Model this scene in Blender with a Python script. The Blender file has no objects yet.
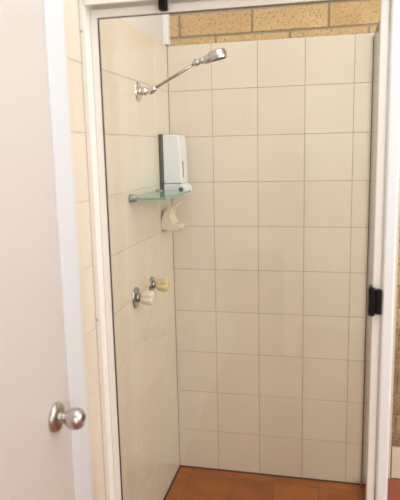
import bpy, bmesh, math, random
from mathutils import Vector, Matrix

random.seed(7)
scene = bpy.context.scene
COL = scene.collection
PI = math.pi

# ------------------------------------------------------------------ camera
FPX = 577.75                       # focal length in pixels of the 400x500 frame
YAW, PITCH, ROLL = -0.22784, 0.171526, -0.022917
CAM = Vector((0.52149, -2.54604, 1.54300))
fw = Vector((math.sin(YAW) * math.cos(PITCH), math.cos(YAW) * math.cos(PITCH), -math.sin(PITCH)))
rt0 = Vector((math.cos(YAW), -math.sin(YAW), 0))
up0 = rt0.cross(fw)
rt = rt0 * math.cos(ROLL) + up0 * math.sin(ROLL)
up = -rt0 * math.sin(ROLL) + up0 * math.cos(ROLL)
cd = bpy.data.cameras.new('camera')
cam = bpy.data.objects.new('camera', cd)
COL.objects.link(cam)
m = Matrix.Identity(4)
for i in range(3):
    m[i][0], m[i][1], m[i][2], m[i][3] = rt[i], up[i], -fw[i], CAM[i]
cam.matrix_world = m
cd.sensor_fit = 'VERTICAL'
cd.sensor_height = 36.0
cd.sensor_width = 28.8
cd.lens = FPX * 36.0 / 500.0
cd.clip_start = 0.05
cd.dof.use_dof = True
cd.dof.focus_distance = 2.35
cd.dof.aperture_fstop = 2.4
scene.camera = cam

# ------------------------------------------------------------------ world, lights, exposure
w = bpy.data.worlds.new('world')
scene.world = w
w.use_nodes = True
w.node_tree.nodes['Background'].inputs[0].default_value = (0.85, 0.92, 1.0, 1)
w.node_tree.nodes['Background'].inputs[1].default_value = 0.3

def area(name, loc, target, sx, sy, power, color):
    l = bpy.data.lights.new(name, 'AREA')
    l.shape = 'RECTANGLE'
    l.size, l.size_y = sx, sy
    l.energy = power
    l.color = color
    o = bpy.data.objects.new(name, l)
    COL.objects.link(o)
    o.location = loc
    d = Vector(target) - Vector(loc)
    o.rotation_euler = d.to_track_quat('-Z', 'Y').to_euler()
    return o

area('ceiling_light', (0.75, -1.35, 2.53), (0.75, -1.35, 0), 1.3, 1.1, 13, (0.78, 0.92, 1.0))
area('front_fill_light', (1.78, -3.96, 1.40), (1.2, 0, 1.35), 0.95, 2.1, 37, (1.0, 0.995, 0.985))  # added fill from behind the camera; wall_front has no window
area('side_fill_light', (2.26, -1.10, 1.72), (0, -1.00, 1.60), 1.9, 1.3, 31, (1.0, 0.985, 0.965))  # added fill from the right, brightens the left wall; no opening modelled there
area('shower_fill_light', (0.25, -0.60, 2.53), (0.25, -0.60, 0), 0.5, 0.5, 1.9, (1.0, 0.98, 0.96))  # small fill added over the cubicle to lift its interior, not a fixture

scene.view_settings.view_transform = 'Standard'
scene.view_settings.look = 'None'
scene.view_settings.gamma = 1.0
scene.view_settings.use_curve_mapping = False
scene.view_settings.exposure = -0.07

# ------------------------------------------------------------------ materials
def new_mat(name):
    mt = bpy.data.materials.new(name)
    mt.use_nodes = True
    nt = mt.node_tree
    return mt, nt, nt.nodes['Principled BSDF']

def plain(name, col, rough=0.5, metal=0.0, bump=0.0, bscale=60, var=0.0, vscale=6.0, coat=0.0):
    mt, nt, b = new_mat(name)
    b.inputs['Base Color'].default_value = (*col, 1)
    b.inputs['Roughness'].default_value = rough
    b.inputs['Metallic'].default_value = metal
    b.inputs['Coat Weight'].default_value = coat
    N = nt.nodes
    tc = N.new('ShaderNodeTexCoord')
    if var:
        n = N.new('ShaderNodeTexNoise')
        n.inputs['Scale'].default_value = vscale
        n.inputs['Detail'].default_value = 4
        nt.links.new(tc.outputs['Object'], n.inputs['Vector'])
        r = N.new('ShaderNodeMapRange')
        r.inputs['From Min'].default_value = 0.25
        r.inputs['From Max'].default_value = 0.75
        r.inputs['To Min'].default_value = 1 - var
        r.inputs['To Max'].default_value = 1 + var
        nt.links.new(n.outputs['Fac'], r.inputs['Value'])
        h = N.new('ShaderNodeHueSaturation')
        h.inputs['Color'].default_value = (*col, 1)
        nt.links.new(r.outputs['Result'], h.inputs['Value'])
        nt.links.new(h.outputs['Color'], b.inputs['Base Color'])
    if bump:
        n2 = N.new('ShaderNodeTexNoise')
        n2.inputs['Scale'].default_value = bscale
        n2.inputs['Detail'].default_value = 3
        nt.links.new(tc.outputs['Object'], n2.inputs['Vector'])
        bp = N.new('ShaderNodeBump')
        bp.inputs['Strength'].default_value = bump
        bp.inputs['Distance'].default_value = 0.002
        nt.links.new(n2.outputs['Fac'], bp.inputs['Height'])
        nt.links.new(bp.outputs['Normal'], b.inputs['Normal'])
    return mt

def island_mat(name, cols, rough, speck=None, speck_scale=120, speck_lo=0.62, bump=0.0, bscale=40, mottling=0.0, mscale=8, coat=0.0):
    """colour varies from tile to tile (or brick to brick); optional fine specks"""
    mt, nt, b = new_mat(name)
    N, L = nt.nodes, nt.links
    b.inputs['Roughness'].default_value = rough
    b.inputs['Coat Weight'].default_value = coat
    g = N.new('ShaderNodeNewGeometry')
    tc = N.new('ShaderNodeTexCoord')
    ramp = N.new('ShaderNodeValToRGB')
    els = ramp.color_ramp.elements
    k = len(cols)
    els[0].position = 0; els[0].color = (*cols[0], 1)
    els[1].position = 1; els[1].color = (*cols[-1], 1)
    for i in range(1, k - 1):
        e = els.new(i / (k - 1)); e.color = (*cols[i], 1)
    L.new(g.outputs['Random Per Island'], ramp.inputs['Fac'])
    out = ramp.outputs['Color']
    if mottling:
        n = N.new('ShaderNodeTexNoise')
        n.inputs['Scale'].default_value = mscale
        n.inputs['Detail'].default_value = 5
        L.new(tc.outputs['Object'], n.inputs['Vector'])
        r = N.new('ShaderNodeMapRange')
        r.inputs['From Min'].default_value = 0.3; r.inputs['From Max'].default_value = 0.7
        r.inputs['To Min'].default_value = 1 - mottling; r.inputs['To Max'].default_value = 1 + mottling
        L.new(n.outputs['Fac'], r.inputs['Value'])
        h = N.new('ShaderNodeHueSaturation')
        L.new(out, h.inputs['Color']); L.new(r.outputs['Result'], h.inputs['Value'])
        out = h.outputs['Color']
    if speck:
        n = N.new('ShaderNodeTexNoise')
        n.inputs['Scale'].default_value = speck_scale
        n.inputs['Detail'].default_value = 2
        L.new(tc.outputs['Object'], n.inputs['Vector'])
        r = N.new('ShaderNodeMapRange')
        r.inputs['From Min'].default_value = speck_lo; r.inputs['From Max'].default_value = speck_lo + 0.08
        L.new(n.outputs['Fac'], r.inputs['Value'])
        mx = N.new('ShaderNodeMix'); mx.data_type = 'RGBA'
        L.new(r.outputs['Result'], mx.inputs[0])
        L.new(out, mx.inputs[6]); mx.inputs[7].default_value = (*speck, 1)
        out = mx.outputs[2]
    L.new(out, b.inputs['Base Color'])
    if bump:
        n = N.new('ShaderNodeTexNoise')
        n.inputs['Scale'].default_value = bscale
        n.inputs['Detail'].default_value = 3
        L.new(tc.outputs['Object'], n.inputs['Vector'])
        bp = N.new('ShaderNodeBump')
        bp.inputs['Strength'].default_value = bump
        bp.inputs['Distance'].default_value = 0.002
        L.new(n.outputs['Fac'], bp.inputs['Height'])
        L.new(bp.outputs['Normal'], b.inputs['Normal'])
    return mt

def clear_glass(name, tint, ior=1.5, rough=0.0):
    """thin clear pane: see-through with a Fresnel reflection"""
    mt, nt, b = new_mat(name)
    N, L = nt.nodes, nt.links
    N.remove(b)
    t = N.new('ShaderNodeBsdfTransparent'); t.inputs['Color'].default_value = (*tint, 1)
    gl = N.new('ShaderNodeBsdfGlossy'); gl.inputs['Roughness'].default_value = rough
    fr = N.new('ShaderNodeFresnel')
    g = N.new('ShaderNodeNewGeometry')           # same reflectance on the way in and on the way out
    io = N.new('ShaderNodeMapRange')
    io.inputs['To Min'].default_value = ior
    io.inputs['To Max'].default_value = 1.0 / ior
    L.new(g.outputs['Backfacing'], io.inputs['Value'])
    L.new(io.outputs['Result'], fr.inputs['IOR'])
    mx = N.new('ShaderNodeMixShader')
    L.new(fr.outputs['Fac'], mx.inputs[0]); L.new(t.outputs[0], mx.inputs[1]); L.new(gl.outputs[0], mx.inputs[2])
    L.new(mx.outputs[0], N['Material Output'].inputs['Surface'])
    return mt

M = {}
M['tile'] = island_mat('cream_glazed_tile', [(0.745, 0.663, 0.533), (0.76, 0.678, 0.548), (0.77, 0.69, 0.561)], 0.14,
                       mottling=0.02, mscale=5, bump=0.05, bscale=9)
M['grout'] = plain('wall_grout', (0.53, 0.415, 0.285), 0.85, var=0.12, vscale=5)
M['grout_pale'] = plain('pale_wall_grout', (0.63, 0.53, 0.40), 0.85, var=0.12, vscale=5)
M['silicone'] = plain('mouldy_silicone', (0.035, 0.026, 0.018), 0.6, var=0.3, vscale=12)
M['brick'] = island_mat('tan_brick', [(0.54, 0.37, 0.165), (0.60, 0.42, 0.20), (0.56, 0.385, 0.18), (0.63, 0.44, 0.215)], 0.9,
                        speck=(0.36, 0.22, 0.10), speck_scale=115, speck_lo=0.56, bump=0.6, bscale=70, mottling=0.10, mscale=10)
M['brick_brown'] = island_mat('brown_brick', [(0.50, 0.32, 0.18), (0.40, 0.25, 0.14), (0.55, 0.36, 0.19), (0.33, 0.20, 0.115)], 0.9,
                              speck=(0.12, 0.08, 0.045), speck_scale=150, speck_lo=0.56, bump=0.6, bscale=70, mottling=0.25, mscale=14)
M['mortar'] = plain('mortar', (0.34, 0.27, 0.17), 0.95, bump=0.5, bscale=120, var=0.15, vscale=14)
M['terra'] = island_mat('terracotta_tile', [(0.31, 0.095, 0.020), (0.36, 0.113, 0.024), (0.335, 0.105, 0.024), (0.285, 0.085, 0.021)], 0.42,
                        mottling=0.22, mscale=9, bump=0.15, bscale=25)
M['terra_room'] = island_mat('red_floor_tile', [(0.34, 0.085, 0.035), (0.38, 0.10, 0.04)], 0.45, mottling=0.12, mscale=8)
M['floor_grout'] = plain('floor_grout', (0.26, 0.13, 0.06), 0.9, var=0.2, vscale=8)
M['paint'] = plain('white_wall_paint', (0.86, 0.84, 0.80), 0.6, bump=0.1, bscale=90)
M['plaster'] = plain('white_plaster', (0.68, 0.66, 0.63), 0.6, bump=0.15, bscale=60)
M['door'] = plain('cream_door_paint', (0.61, 0.57, 0.535), 0.28, bump=0.05, bscale=30)
M['jamb'] = plain('white_jamb_paint', (0.69, 0.715, 0.745), 0.35)
M['alu'] = plain('cream_powder_coat', (0.90, 0.87, 0.81), 0.3)
M['alu_white'] = plain('white_powder_coat', (0.79, 0.81, 0.81), 0.3)
M['gasket'] = plain('dark_glazing_seal', (0.05, 0.035, 0.025), 0.6)
M['grey_gasket'] = plain('grey_glazing_seal', (0.42, 0.41, 0.37), 0.5)
M['black'] = plain('black_plastic', (0.003, 0.003, 0.003), 0.6)
M['black'].node_tree.nodes['Principled BSDF'].inputs['Specular IOR Level'].default_value = 0.2
M['chrome'] = plain('chrome', (0.72, 0.71, 0.69), 0.13, metal=1.0)
M['chrome_dull'] = plain('worn_chrome', (0.55, 0.53, 0.51), 0.28, metal=1.0, var=0.15, vscale=60)
M['bracket'] = plain('grey_green_metal', (0.30, 0.36, 0.35), 0.3, metal=0.8)
M['arm'] = plain('tarnished_chrome_tube', (0.36, 0.31, 0.28), 0.25, metal=1.0)
M['tap_metal'] = plain('aged_chrome', (0.42, 0.43, 0.44), 0.22, metal=1.0)
M['steel'] = plain('satin_steel', (0.56, 0.53, 0.50), 0.27, metal=1.0)
M['white_plastic'] = plain('white_plastic', (0.80, 0.81, 0.84), 0.3)
M['dark_plastic'] = plain('dark_grey_plastic', (0.055, 0.058, 0.062), 0.4)
M['window_plastic'] = plain('smoky_window', (0.16, 0.16, 0.17), 0.2)
M['blue_plastic'] = plain('dark_blue_plastic', (0.03, 0.05, 0.10), 0.3)
M['tap_white'] = plain('ivory_plastic', (0.80, 0.72, 0.55), 0.25, var=0.05, vscale=40)
M['tap_yellow'] = plain('yellowed_plastic', (0.72, 0.60, 0.30), 0.25, var=0.05, vscale=40)
M['ceramic'] = plain('cream_ceramic', (0.80, 0.71, 0.57), 0.12, coat=0.3)
M['glass'] = clear_glass('clear_shower_glass', (1.0, 1.0, 1.0))
M['side_glass'] = clear_glass('side_shower_glass', (0.94, 0.97, 0.92), 1.4)
M['shelf_glass'] = clear_glass('green_shelf_glass', (0.945, 0.98, 0.96))
M['shelf_edge'] = plain('green_glass_edge', (0.20, 0.38, 0.29), 0.08)
M['side_edge'] = plain('dark_glass_edge', (0.05, 0.055, 0.04), 0.2)

# ------------------------------------------------------------------ mesh helpers
def box(bm, x0, x1, y0, y1, z0, z1, mi=0, bev=0.0, seg=2):
    t = bmesh.new()
    vs = [t.verts.new((x, y, z)) for x in (x0, x1) for y in (y0, y1) for z in (z0, z1)]
    for a in ((0, 1, 3, 2), (4, 6, 7, 5), (0, 4, 5, 1), (2, 3, 7, 6), (0, 2, 6, 4), (1, 5, 7, 3)):
        t.faces.new([vs[i] for i in a])
    bmesh.ops.recalc_face_normals(t, faces=t.faces)
    if bev:
        bmesh.ops.bevel(t, geom=list(t.edges), offset=bev, segments=seg, affect='EDGES', profile=0.5)
    merge(bm, t, mi)

def merge(bm, t, mi=0):
    vm = {v: bm.verts.new(v.co) for v in t.verts}
    for f in t.faces:
        try:
            nf = bm.faces.new([vm[v] for v in f.verts])
            nf.material_index = mi
            nf.smooth = f.smooth
        except ValueError:
            pass
    t.free()

def frame_of(axis):
    a = Vector(axis).normalized()
    h = Vector((0, 0, 1)) if abs(a.z) < 0.9 else Vector((0, 1, 0))
    u = h.cross(a).normalized()
    return a, u, a.cross(u)

def lathe(bm, prof, origin, axis, seg=32, mi=0, lobes=0, depth=0.0, lobe_from=0, phase=0.0):
    """profile = [(radius, height)...] swept round axis; lobes flute the rings from lobe_from on"""
    a, u, v = frame_of(axis)
    o = Vector(origin)
    rings = []
    for k, (r, h) in enumerate(prof):
        if r < 1e-6:
            rings.append([bm.verts.new(o + a * h)])
        else:
            ring = []
            for i in range(seg):
                t = 2 * PI * i / seg
                rr = r
                if lobes and k >= lobe_from:
                    rr = r * (1 - depth * (0.5 - 0.5 * math.cos(lobes * (t - phase))) ** 3)
                ring.append(bm.verts.new(o + a * h + (u * math.cos(t) + v * math.sin(t)) * rr))
            rings.append(ring)
    for A, B in zip(rings, rings[1:]):
        for i in range(seg):
            j = (i + 1) % seg
            if len(A) == 1 and len(B) == 1:
                continue
            if len(A) == 1:
                f = bm.faces.new([A[0], B[i], B[j]])
            elif len(B) == 1:
                f = bm.faces.new([A[i], B[0], A[j]])
            else:
                f = bm.faces.new([A[i], B[i], B[j], A[j]])
            f.smooth = True
            f.material_index = mi
    for ring, flip in ((rings[0], True), (rings[-1], False)):
        if len(ring) > 1:
            f = bm.faces.new(ring[::-1] if flip else ring)
            f.material_index = mi

def tube(bm, pts, rad, seg=16, mi=0):
    pts = [Vector(p) for p in pts]
    rads = rad if isinstance(rad, (list, tuple)) else [rad] * len(pts)
    rings = []
    for i, p in enumerate(pts):
        d = (pts[min(i + 1, len(pts) - 1)] - pts[max(i - 1, 0)])
        a, u, v = frame_of(d)
        rings.append([bm.verts.new(p + (u * math.cos(2 * PI * k / seg) + v * math.sin(2 * PI * k / seg)) * rads[i]) for k in range(seg)])
    for A, B in zip(rings, rings[1:]):
        for i in range(seg):
            f = bm.faces.new([A[i], A[(i + 1) % seg], B[(i + 1) % seg], B[i]])
            f.smooth = True; f.material_index = mi
    bm.faces.new(rings[0][::-1]).material_index = mi
    bm.faces.new(rings[-1]).material_index = mi

def prism(bm, poly, y0, y1, mi=0, bev=0.0, plane='xz'):
    t = bmesh.new()
    if plane == 'xz':
        mk = lambda p, s: (p[0], s, p[1])
    else:
        mk = lambda p, s: (p[0], p[1], s)
    A = [t.verts.new(mk(p, y0)) for p in poly]
    B = [t.verts.new(mk(p, y1)) for p in poly]
    n = len(poly)
    t.faces.new(A); t.faces.new(B[::-1])
    for i in range(n):
        t.faces.new([A[i], B[i], B[(i + 1) % n], A[(i + 1) % n]])
    bmesh.ops.recalc_face_normals(t, faces=t.faces)
    if bev:
        ed = [e for e in t.edges if len(e.link_faces) == 2 and e.calc_face_angle(0) > 0.9]
        bmesh.ops.bevel(t, geom=ed, offset=bev, segments=3, affect='EDGES', profile=0.5)
    merge(bm, t, mi)

def obj(name, bm, mats, parent=None, smooth=None, label=None):
    bmesh.ops.recalc_face_normals(bm, faces=bm.faces)
    me = bpy.data.meshes.new(name)
    # put the object origin at the base centre of its shape
    xs = [v.co.x for v in bm.verts]; ys = [v.co.y for v in bm.verts]; zs = [v.co.z for v in bm.verts]
    c = Vector(((min(xs) + max(xs)) / 2, (min(ys) + max(ys)) / 2, min(zs)))
    bmesh.ops.translate(bm, vec=-c, verts=bm.verts)
    bm.to_mesh(me); bm.free()
    for mt in (mats if isinstance(mats, list) else [mats]):
        me.materials.append(mt)
    o = bpy.data.objects.new(name, me)
    COL.objects.link(o)
    o.location = c
    if parent is not None:
        o.parent = parent
        o.location = c - world_loc(parent)
    if label:
        o['label'] = label
    if smooth:
        for p in me.polygons:
            p.use_smooth = True
    return o

def world_loc(o):
    v = Vector(o.location)
    while o.parent is not None:
        o = o.parent
        v += Vector(o.location)
    return v

def thing(name, loc, label, cat, group=None):
    o = bpy.data.objects.new(name, None)
    o.empty_display_size = 0.05
    COL.objects.link(o)
    o.location = loc
    o['label'] = label; o['category'] = cat
    if group:
        o['group'] = group
    return o

def struct(o, label, cat):
    o['kind'] = 'structure'
    o['label'] = label
    o['category'] = cat
    return o

# ------------------------------------------------------------------ the setting
LX = -0.196          # face of the left tiled wall
TOP = 1.994          # top of the tiling
FZ = 0.048           # floor of the room outside the shower
CEIL = 2.55
RX, FY = 2.30, -4.0  # right wall and the wall behind the photographer
SY = -0.88           # plane of the shower door

# brick back wall: mortar core with every brick standing a little proud of it
bm = bmesh.new()
box(bm, -0.36, RX, 0.016, 0.20, -0.12, CEIL, 0)
CH, BL = 0.0985, 0.317
z0 = 2.026 - CH * 21
for c in range(0, 27):
    za = z0 + c * CH + 0.0045
    zb = min(z0 + (c + 1) * CH - 0.0045, CEIL - 0.002)
    if zb - za < 0.01:
        continue
    off = 0.176 if (c - 21) % 2 == 0 else 0.018
    xs = off - BL * 3
    while xs < RX:
        a, b = max(xs + 0.0045, -0.20), min(xs + BL - 0.0045, RX - 0.002)
        if b - a > 0.015:
            j = random.uniform(-0.0012, 0.0012)
            box(bm, a, b, 0.011 + j, 0.03, za, zb, 2 if zb < 0.85 else 1, 0.0025, 1)
        xs += BL
struct(obj('wall_back', bm, [M['mortar'], M['brick'], M['brick_brown']]), 'tan face-brick wall behind and beside the shower', 'wall')

def tile_sheet(bm, us, vs, fn, gap=0.0014, th=0.009, rec=0.0016, bev=0.0008):
    """tiles between joints us x vs; fn(u0,u1,v0,v1,d0,d1) -> box bounds (d = depth from face into the wall)"""
    box(bm, *fn(us[0], us[-1], vs[0], vs[-1], rec, th + 0.001), 1)
    for a, b in zip(us, us[1:]):
        for c, d in zip(vs, vs[1:]):
            box(bm, *fn(a + gap, b - gap, c + gap, d - gap, 0.0, th), 0, bev, 1)

rows = [0.0] + [0.2 * k for k in range(1, 10)] + [TOP]
bm = bmesh.new()
tile_sheet(bm, [LX, 0, 0.2, 0.4, 0.6, 0.798], rows, lambda a, b, c, d, e, f: (a, b, e, f, c, d))
struct(obj('trim_1', bm, [M['tile'], M['grout']]), 'square cream glazed wall tiles on the back of the shower', 'wall tiles')

bm = bmesh.new()
tile_sheet(bm, [-1.06, -1.0, -0.8, -0.6, -0.4, -0.2, 0.0], rows, lambda a, b, c, d, e, f: (LX - f, LX - e, a, b, c, d))
struct(obj('trim_2', bm, [M['tile'], M['grout_pale']]), 'square cream glazed wall tiles on the left wall of the shower', 'wall tiles')

bm = bmesh.new()
box(bm, -0.36, LX - 0.010, FY, 0.016, -0.12, CEIL)
struct(obj('wall_left', bm, M['plaster']), 'white plastered wall above the left tiling', 'wall')

bm = bmesh.new()    # plaster stop in the corner above the tiling
box(bm, LX - 0.010, LX + 0.013, -0.030, 0.010, TOP + 0.002, CEIL, 0, 0.003)
struct(obj('trim_3', bm, M['paint']), 'white corner bead between plaster and brick above the tiles', 'trim')

bm = bmesh.new()
box(bm, RX, RX + 0.12, FY, 0.2, -0.12, CEIL)
struct(obj('wall_right', bm, M['paint']), 'white wall to the right, out of the picture', 'wall')
bm = bmesh.new()
box(bm, -0.36, RX + 0.12, FY - 0.12, FY, -0.12, CEIL)
struct(obj('wall_front', bm, M['paint']), 'white wall behind the photographer', 'wall')
bm = bmesh.new()
box(bm, -0.36, RX + 0.12, FY - 0.12, 0.2, CEIL, CEIL + 0.1)
struct(obj('ceiling', bm, M['paint']), 'white ceiling', 'ceiling')

# floors
bm = bmesh.new()
fx = [LX - 0.01, -0.125, 0.078, 0.278, 0.48, 0.68]
fy = [-0.88, -0.66, -0.46, -0.26, -0.06, 0.0]
tile_sheet(bm, fx, fy, lambda a, b, c, d, e, f: (a, b, c, d, -0.10 if f > 0.0095 else -f, -e), gap=0.0035, rec=0.0022)
struct(obj('floor', bm, [M['terra'], M['floor_grout']]), 'orange terracotta tiled floor of the shower', 'floor')
bm = bmesh.new()
for (xa, xb, ya, yb) in ((0.681, RX, -0.93, 0.0), (LX - 0.01, RX, FY, -0.93)):
    us = [xa]
    while us[-1] < xb - 0.01: us.append(min(us[-1] + 0.2, xb))
    vs = [ya]
    while vs[-1] < yb - 0.01: vs.append(min(vs[-1] + 0.2, yb))
    tile_sheet(bm, us, vs, lambda a, b, c, d, e, f: (a, b, c, d, FZ - (0.12 if f > 0.0095 else f), FZ - e), gap=0.003, rec=0.002)
struct(obj('floor.001', bm, [M['terra_room'], M['floor_grout']]), 'red tiled floor of the room right of the shower', 'floor')

bm = bmesh.new()
us = [0.801, 1.0, 1.2, 1.4, 1.6, 1.8, 2.0, 2.2, RX]
tile_sheet(bm, us, [FZ, 0.2], lambda a, b, c, d, e, f: (a, b, e, f, c, d))
struct(obj('baseboard_back', bm, [M['tile'], M['grout']]), 'cream tile skirting under the brick right of the shower', 'baseboard')

bm = bmesh.new()   # kerb under the screen
box(bm, LX, 0.700, -0.93, -0.83, -0.005, 0.075, 0, 0.004)
struct(obj('trim_4', bm, M['tile']), 'low tiled kerb under the shower screen', 'trim')

bm = bmesh.new()   # low pier, added out of view so its pale face reflects in the glass
box(bm, 0.190, 0.285, -3.45, -3.28, FZ, 0.80, 0, 0.004)
box(bm, -0.165, 0.190, -3.45, -3.32, FZ, 0.80, 1)
struct(obj('added_reflection_pier', bm, [M['paint'], M['brick_brown']]), 'added low white and brown pier, unseen, reflecting in the shower glass', 'trim')

# cream door in the left wall, beside the shower
door = bpy.data.objects.new('door_1', None); COL.objects.link(door)
door.location = (LX, -1.6, FZ)
struct(door, 'cream painted door with satin steel knob, left of the shower', 'door')
bm = bmesh.new(); box(bm, LX - 0.010, -0.177, -2.02, -1.1722, FZ + 0.008, 2.12, 0, 0.0015)
obj('door_leaf', bm, M['door'], door)
bm = bmesh.new()
box(bm, LX - 0.010, -0.1735, -1.172, -1.066, FZ, 2.22, 0, 0.003)
box(bm, LX - 0.010, -0.170, -2.128, -2.022, FZ, 2.22, 0, 0.003)
box(bm, LX - 0.010, -0.170, -2.022, -1.172, 2.122, 2.22, 0, 0.003)
obj('door_frame', bm, M['jamb'], door, label='white painted door frame')
KY, KZ = -1.252, 0.862
bm = bmesh.new()
lathe(bm, [(0.0395, 0), (0.0395, 0.004), (0.037, 0.009), (0.030, 0.012), (0.018, 0.0125), (0.0125, 0.014), (0.0115, 0.020), (0.0115, 0.032)], (-0.177, KY, KZ), (1, 0, 0), 40)
kn = obj('door_knob', bm, M['steel'], door, label='satin steel round door knob')
bm = bmesh.new()
lathe(bm, [(0.0115, 0.0), (0.018, 0.0025), (0.0240, 0.008), (0.0277, 0.016), (0.0290, 0.025), (0.0278, 0.034), (0.0240, 0.0415), (0.0175, 0.0475), (0.0105, 0.050), (0.010, 0.046), (0, 0.046)], (-0.147, KY, KZ), (1, 0, 0), 40)
obj('knob_grip', bm, M['steel'], kn)
bm = bmesh.new()
lathe(bm, [(0.0062, 0.0), (0.0062, 0.004), (0.005, 0.005), (0, 0.005)], (-0.1008, KY, KZ), (1, 0, 0), 20)
obj('lock_button', bm, M['dark_plastic'], kn)

# ------------------------------------------------------------------ shower screen
sc = thing('shower_screen', (0.25, SY, 0.075), 'cream metal framed glass shower screen and door across the tiled cubicle', 'shower screen')
ZB = 0.075
bm = bmesh.new()
box(bm, LX, -0.1765, -0.920, -0.835, ZB, 2.060, 0, 0.004, 3)
ch = obj('wall_channel', bm, M['alu'], sc)
for z in (1.887, 1.027):
    bm = bmesh.new()
    lathe(bm, [(0.0042, 0), (0.0042, 0.001), (0.003, 0.0022), (0, 0.0024)], (-0.1905, -0.9195, z), (0, -1, 0), 14)
    obj('screw', bm, M['chrome_dull'], ch)
bm = bmesh.new()
box(bm, -0.1755, 0.694, -0.925, -0.919, 1.955, 2.015, 0, 0.002, 2)
box(bm, -0.1755, 0.694, -0.919, -0.846, 2.009, 2.015)
box(bm, -0.1755, 0.694, -0.846, -0.840, 1.955, 2.015, 0, 0.002, 2)
hd = obj('header_rail', bm, M['alu'], sc)
bm = bmesh.new()
box(bm, 0.6615, 0.6935, -0.905, -0.848, ZB, 1.954, 0, 0.006, 3)
obj('corner_post', bm, M['alu_white'], sc)
bm = bmesh.new()
box(bm, -0.1755, 0.6605, -0.915, -0.848, ZB, 0.105, 0, 0.004)
obj('bottom_rail', bm, M['alu'], sc)

# door: frame of four rails, one mesh, glass and seals inside it
x0, x1, zb, zt = -0.176, 0.6575, 0.110, 1.951
bm = bmesh.new()
box(bm, x0, x0 + 0.0225, -0.886, -0.875, zb, zt, 0, 0.002, 3)
box(bm, x1 - 0.021, x1, -0.886, -0.875, zb, zt, 0, 0.002, 3)
box(bm, x0 + 0.0215, x1 - 0.020, -0.886, -0.875, zt - 0.0245, zt, 0, 0.002, 3)
box(bm, x0 + 0.0215, x1 - 0.020, -0.886, -0.875, zb, zb + 0.03, 0, 0.002, 3)
df = obj('door_frame', bm, M['alu'], sc, label='white metal shower door frame')
ga, gb, gc, gd = x0 + 0.0225, x1 - 0.021, zb + 0.03, zt - 0.0245
bm = bmesh.new()
box(bm, ga + 0.0022, gb - 0.003, -0.8835, -0.8785, gc, gd - 0.0022)
obj('glass_pane', bm, M['glass'], df, label='clear glass pane of the shower door')
bm = bmesh.new()
s = 0.0022
box(bm, ga, ga + s, -0.8862, -0.8790, gc, gd)
box(bm, ga + s, gb, -0.8862, -0.8790, gd - s, gd)
obj('glazing_seal', bm, M['gasket'], df, label='dark rubber glazing seal')
bm = bmesh.new()
box(bm, gb - 0.003, gb, -0.8855, -0.8790, gc, gd - s)
obj('glazing_seal', bm, M['grey_gasket'], df, label='grey edge seal')
# black latch on the closing stile
bm = bmesh.new()
box(bm, 0.6235, 0.6420, -0.912, -0.8865, 1.070, 1.150, 0, 0.004, 3)
box(bm, 0.6425, 0.6600, -0.908, -0.8865, 1.074, 1.146, 0, 0.004, 3)
box(bm, 0.6275, 0.6330, -0.905, -0.8905, 1.145, 1.157, 0, 0.002, 2)
obj('latch', bm, M['black'], df, label='black plastic door latch')
# black guide clip hanging under the header
bm = bmesh.new()
box(bm, 0.040, 0.0610, -0.917, -0.8868, 1.930, 2.008, 0, 0.002, 2)
obj('guide_clip', bm, M['black'], hd, label='black plastic guide clip')

# glass return panel on the right
bm = bmesh.new()
box(bm, 0.672, 0.678, -0.848, -0.0085, 0.004, 1.974)
sg = obj('side_panel', bm, M['side_glass'], sc, label='glass side panel')
bm = bmesh.new()
box(bm, 0.6715, 0.6785, -0.848, -0.004, 1.974, 1.983)
obj('panel_edge', bm, M['side_edge'], sg)
bm = bmesh.new()
box(bm, 0.6710, 0.6785, -0.0085, -0.0005, 0.004, 1.974)
obj('silicone_bead', bm, M['silicone'], sg, label='dark mouldy silicone bead')

# ------------------------------------------------------------------ dark silicone along the floor
bm = bmesh.new()
poly = [(LX + 0.0005, 0.0005), (LX + 0.007, 0.0005), (LX + 0.0005, 0.007)]
prism(bm, poly, -0.83, -0.001)
tri = [(-0.001, 0.0005), (-0.0065, 0.0005), (-0.001, 0.0065)]
t = bmesh.new()
A = [t.verts.new((LX + 0.001, p[0], p[1])) for p in tri]; B = [t.verts.new((0.664, p[0], p[1])) for p in tri]
t.faces.new(A); t.faces.new(B[::-1])
for i in range(3):
    t.faces.new([A[i], B[i], B[(i + 1) % 3], A[(i + 1) % 3]])
merge(bm, t, 0)
struct(obj('trim_5', bm, M['silicone']), 'dark silicone joint along the foot of the shower tiles', 'trim')

# ------------------------------------------------------------------ shower head on its arm
AY, AZ = -0.420, 1.763
sh = thing('wall_shower', (LX, AY, AZ), 'chrome shower head on a slanting arm from the left tiled wall', 'shower head')
bm = bmesh.new()
lathe(bm, [(0.036, 0), (0.036, 0.002), (0.033, 0.005), (0.022, 0.0075), (0.0155, 0.010), (0.013, 0.013), (0.013, 0.020), (0.0155, 0.021), (0.0155, 0.033), (0.012, 0.035), (0.009, 0.038), (0.009, 0.044)], (LX, AY, AZ), (1, 0, 0), 36)
obj('wall_flange', bm, M['chrome'], sh)
P1 = Vector((LX + 0.050, AY, AZ + 0.001))
P2 = Vector((0.026, AY, 1.852))
ad = (P2 - P1).normalized()
bm = bmesh.new()
lathe(bm, [(0, -0.0165), (0.008, -0.014), (0.0135, -0.008), (0.015, 0.0), (0.0145, 0.007), (0.0125, 0.013), (0.0125, 0.020), (0.009, 0.023), (0.0062, 0.025)], P1, ad, 28)
obj('swivel_joint', bm, M['chrome'], sh)
bm = bmesh.new()
tube(bm, [P1 + ad * 0.022, P1.lerp(P2, 0.5), P2], 0.0052, 16)
obj('arm', bm, M['arm'], sh)
bm = bmesh.new()
hdv = Vector((0.060, 0, 0.0155)).normalized()
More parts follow.
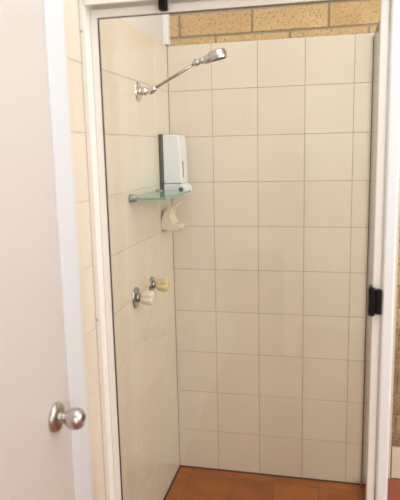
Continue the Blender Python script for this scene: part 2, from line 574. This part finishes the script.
lathe(bm, [(0, -0.014), (0.009, -0.011), (0.0125, -0.004), (0.0125, 0.004), (0.010, 0.010), (0.0085, 0.016), (0.011, 0.018), (0.011, 0.028), (0.008, 0.030)], P2 + Vector((0.004, 0, 0.003)), hdv, 24)
obj('swivel_joint', bm, M['chrome_dull'], sh)
# head: tapered neck block and a shallow drum whose face looks down and outward
hc = Vector((0.1100, AY, 1.8765))
face = Vector((0.22, 0.10, -1)).normalized()
bm = bmesh.new()
lathe(bm, [(0, -0.0195), (0.020, -0.0193), (0.0270, -0.0178), (0.0305, -0.0150), (0.0315, -0.0080), (0.0328, -0.0072), (0.0328, 0.0120), (0.0318, 0.0140), (0.0300, 0.0145)], hc, face, 44)
hs = P2 + hdv * 0.028
tube(bm, [hs, hs + hdv * 0.008, hs + hdv * 0.022, hc - face * 0.004 + hdv * -0.012], [0.008, 0.0125, 0.016, 0.016], 24)
head = obj('head', bm, M['chrome_dull'], sh)
bm = bmesh.new()
lathe(bm, [(0.0290, 0.0142), (0.0285, 0.0165), (0.016, 0.0175), (0.0, 0.0175)], hc, face, 36)
obj('spray_face', bm, M['dark_plastic'], head, label='dark spray face')

# ------------------------------------------------------------------ two taps
def tap(y, z, mat, label, hlabel, fr):
    t = thing('shower_tap', (LX, y, z), label, 'tap', 'shower taps on the left wall')
    bm = bmesh.new()
    lathe(bm, [(fr, 0), (fr, 0.002), (fr - 0.0025, 0.0045), (fr - 0.010, 0.007), (0.017, 0.0085)], (LX, y, z), (1, 0, 0), 36)
    obj('flange', bm, M['tap_metal'], t)
    bm = bmesh.new()
    lathe(bm, [(0.0165, 0.0075), (0.0165, 0.014), (0.012, 0.016), (0.012, 0.026)], (LX, y, z), (1, 0, 0), 24)
    obj('spindle', bm, M['tap_metal'], t)
    bm = bmesh.new()
    lathe(bm, [(0.012, 0.022), (0.0205, 0.024), (0.0245, 0.030), (0.0265, 0.043), (0.0285, 0.057), (0.0285, 0.064), (0.025, 0.0685), (0.014, 0.0705), (0, 0.071)],
          (LX, y, z), (1, 0, 0), 90, lobes=5, depth=0.34, lobe_from=2, phase=2.25)
    obj('handle', bm, mat, t, label=hlabel)
    return t
tap(-0.540, 1.000, M['tap_white'], 'shower tap with ivory white fluted handle, the lower and nearer of the two', 'ivory plastic fluted handle', 0.0405)
tap(-0.345, 1.005, M['tap_yellow'], 'shower tap with yellowed fluted handle, farther along the left wall', 'yellowed plastic fluted handle', 0.0335)

# ------------------------------------------------------------------ glass shelf
SZ = 1.371
shf = thing('glass_shelf', (LX, -0.30, SZ), 'green edged glass shelf on chrome brackets on the left shower wall', 'shelf')
bm = bmesh.new()
xa, xb, ya, yb, za, zb2 = LX + 0.004, -0.056, -0.578, -0.192, SZ, SZ + 0.008
box(bm, xa, xb, ya, yb, za, zb2)
for f in bm.faces:
    f.material_index = 0 if abs(f.normal.z) > 0.5 else 1
obj('glass_panel', bm, [M['shelf_glass'], M['shelf_edge']], shf)
for y, r in ((-0.556, 0.0155), (-0.228, 0.0105)):
    bm = bmesh.new()
    lathe(bm, [(r, 0), (r, 0.008), (r * 0.85, 0.012), (r * 0.80, 0.024), (r * 0.6, 0.027), (0.0, 0.028)], (LX, y, SZ + 0.004), (1, 0, 0), 24)
    obj('bracket', bm, M['bracket'], shf)

# ------------------------------------------------------------------ soap dispenser
DZ, DH = 1.353, 0.258
sd = thing('soap_dispenser', (LX, -0.12, DZ), 'white wall mounted soap dispenser with dark back plate above the glass shelf', 'soap dispenser')
bm = bmesh.new()
box(bm, LX, LX + 0.0170, -0.180, -0.064, DZ, DZ + DH, 0, 0.004, 3)
obj('back_plate', bm, M['dark_plastic'], sd, label='dark grey back plate')
bm = bmesh.new()
prism(bm, [(LX + 0.0175, DZ + 0.052), (LX + 0.0175, DZ + DH - 0.002), (LX + 0.0788, DZ + DH - 0.004), (LX + 0.0875, DZ + DH - 0.012), (LX + 0.0936, DZ + DH * 0.6), (LX + 0.0954, DZ + 0.052)], -0.178, -0.066, 0, 0.005)
bd = obj('cover', bm, M['white_plastic'], sd)
bm = bmesh.new()
box(bm, LX + 0.0923, LX + 0.0967, -0.150, -0.142, DZ + 0.075, DZ + 0.145, 0, 0.001, 1)
obj('level_window', bm, M['window_plastic'], bd, label='narrow dark level window')
bm = bmesh.new()
prism(bm, [(LX + 0.0175, DZ + 0.001), (LX + 0.0175, DZ + 0.050), (LX + 0.0823, DZ + 0.050), (LX + 0.0823, DZ + 0.014), (LX + 0.0545, DZ + 0.001)], -0.176, -0.068, 0, 0.003)
obj('nozzle_base', bm, M['white_plastic'], sd)
bm = bmesh.new()
prism(bm, [(LX + 0.0832, DZ + 0.010), (LX + 0.0832, DZ + 0.050), (LX + 0.0928, DZ + 0.051), (LX + 0.1032, DZ + 0.046), (LX + 0.1136, DZ + 0.032), (LX + 0.1154, DZ + 0.014), (LX + 0.1084, DZ + 0.004), (LX + 0.0936, DZ + 0.002)], -0.178, -0.066, 0, 0.005)
pb = obj('push_bar', bm, M['white_plastic'], sd)
bm = bmesh.new()
lathe(bm, [(0.0095, 0), (0.0095, 0.003), (0.008, 0.0042), (0, 0.0042)], (LX + 0.0928, -0.177, DZ + 0.027), (0, -1, 0), 20)
obj('pivot', bm, M['blue_plastic'], pb, label='dark blue pivot button')

# ------------------------------------------------------------------ ceramic soap holder
def bez(p0, p1, p2, n):
    return [((1 - t) ** 2 * p0[0] + 2 * t * (1 - t) * p1[0] + t * t * p2[0], (1 - t) ** 2 * p0[1] + 2 * t * (1 - t) * p1[1] + t * t * p2[1]) for t in [i / n for i in range(n + 1)]]
so = thing('soap_holder', (LX, -0.09, 1.21), 'cream ceramic soap holder with curved crescent side, under the glass shelf', 'soap holder')
bm = bmesh.new()
outer = bez((0.0, 0.018), (0.002, 0.085), (0.074, 0.108), 10)
inner = bez((0.078, 0.102), (0.022, 0.066), (0.060, 0.022), 10)
lip = bez((0.072, 0.020), (0.098, 0.016), (0.092, 0.006), 5)
base = bez((0.080, -0.006), (0.040, -0.014), (0.0, -0.004), 8)
prism(bm, [(LX + x * 0.95, 1.213 + z) for x, z in outer + inner + lip + base], -0.182, -0.095, 0, 0.003)
obj('crescent_body', bm, M['ceramic'], so)
bm = bmesh.new()
lathe(bm, [(0, -0.016), (0.026, -0.014), (0.040, -0.006), (0.044, 0.004), (0.042, 0.006), (0.036, 0.000), (0.020, -0.006), (0, -0.008)], (LX + 0.046, -0.138, 1.213), (0, 0, 1), 36)
obj('dish', bm, M['ceramic'], so)
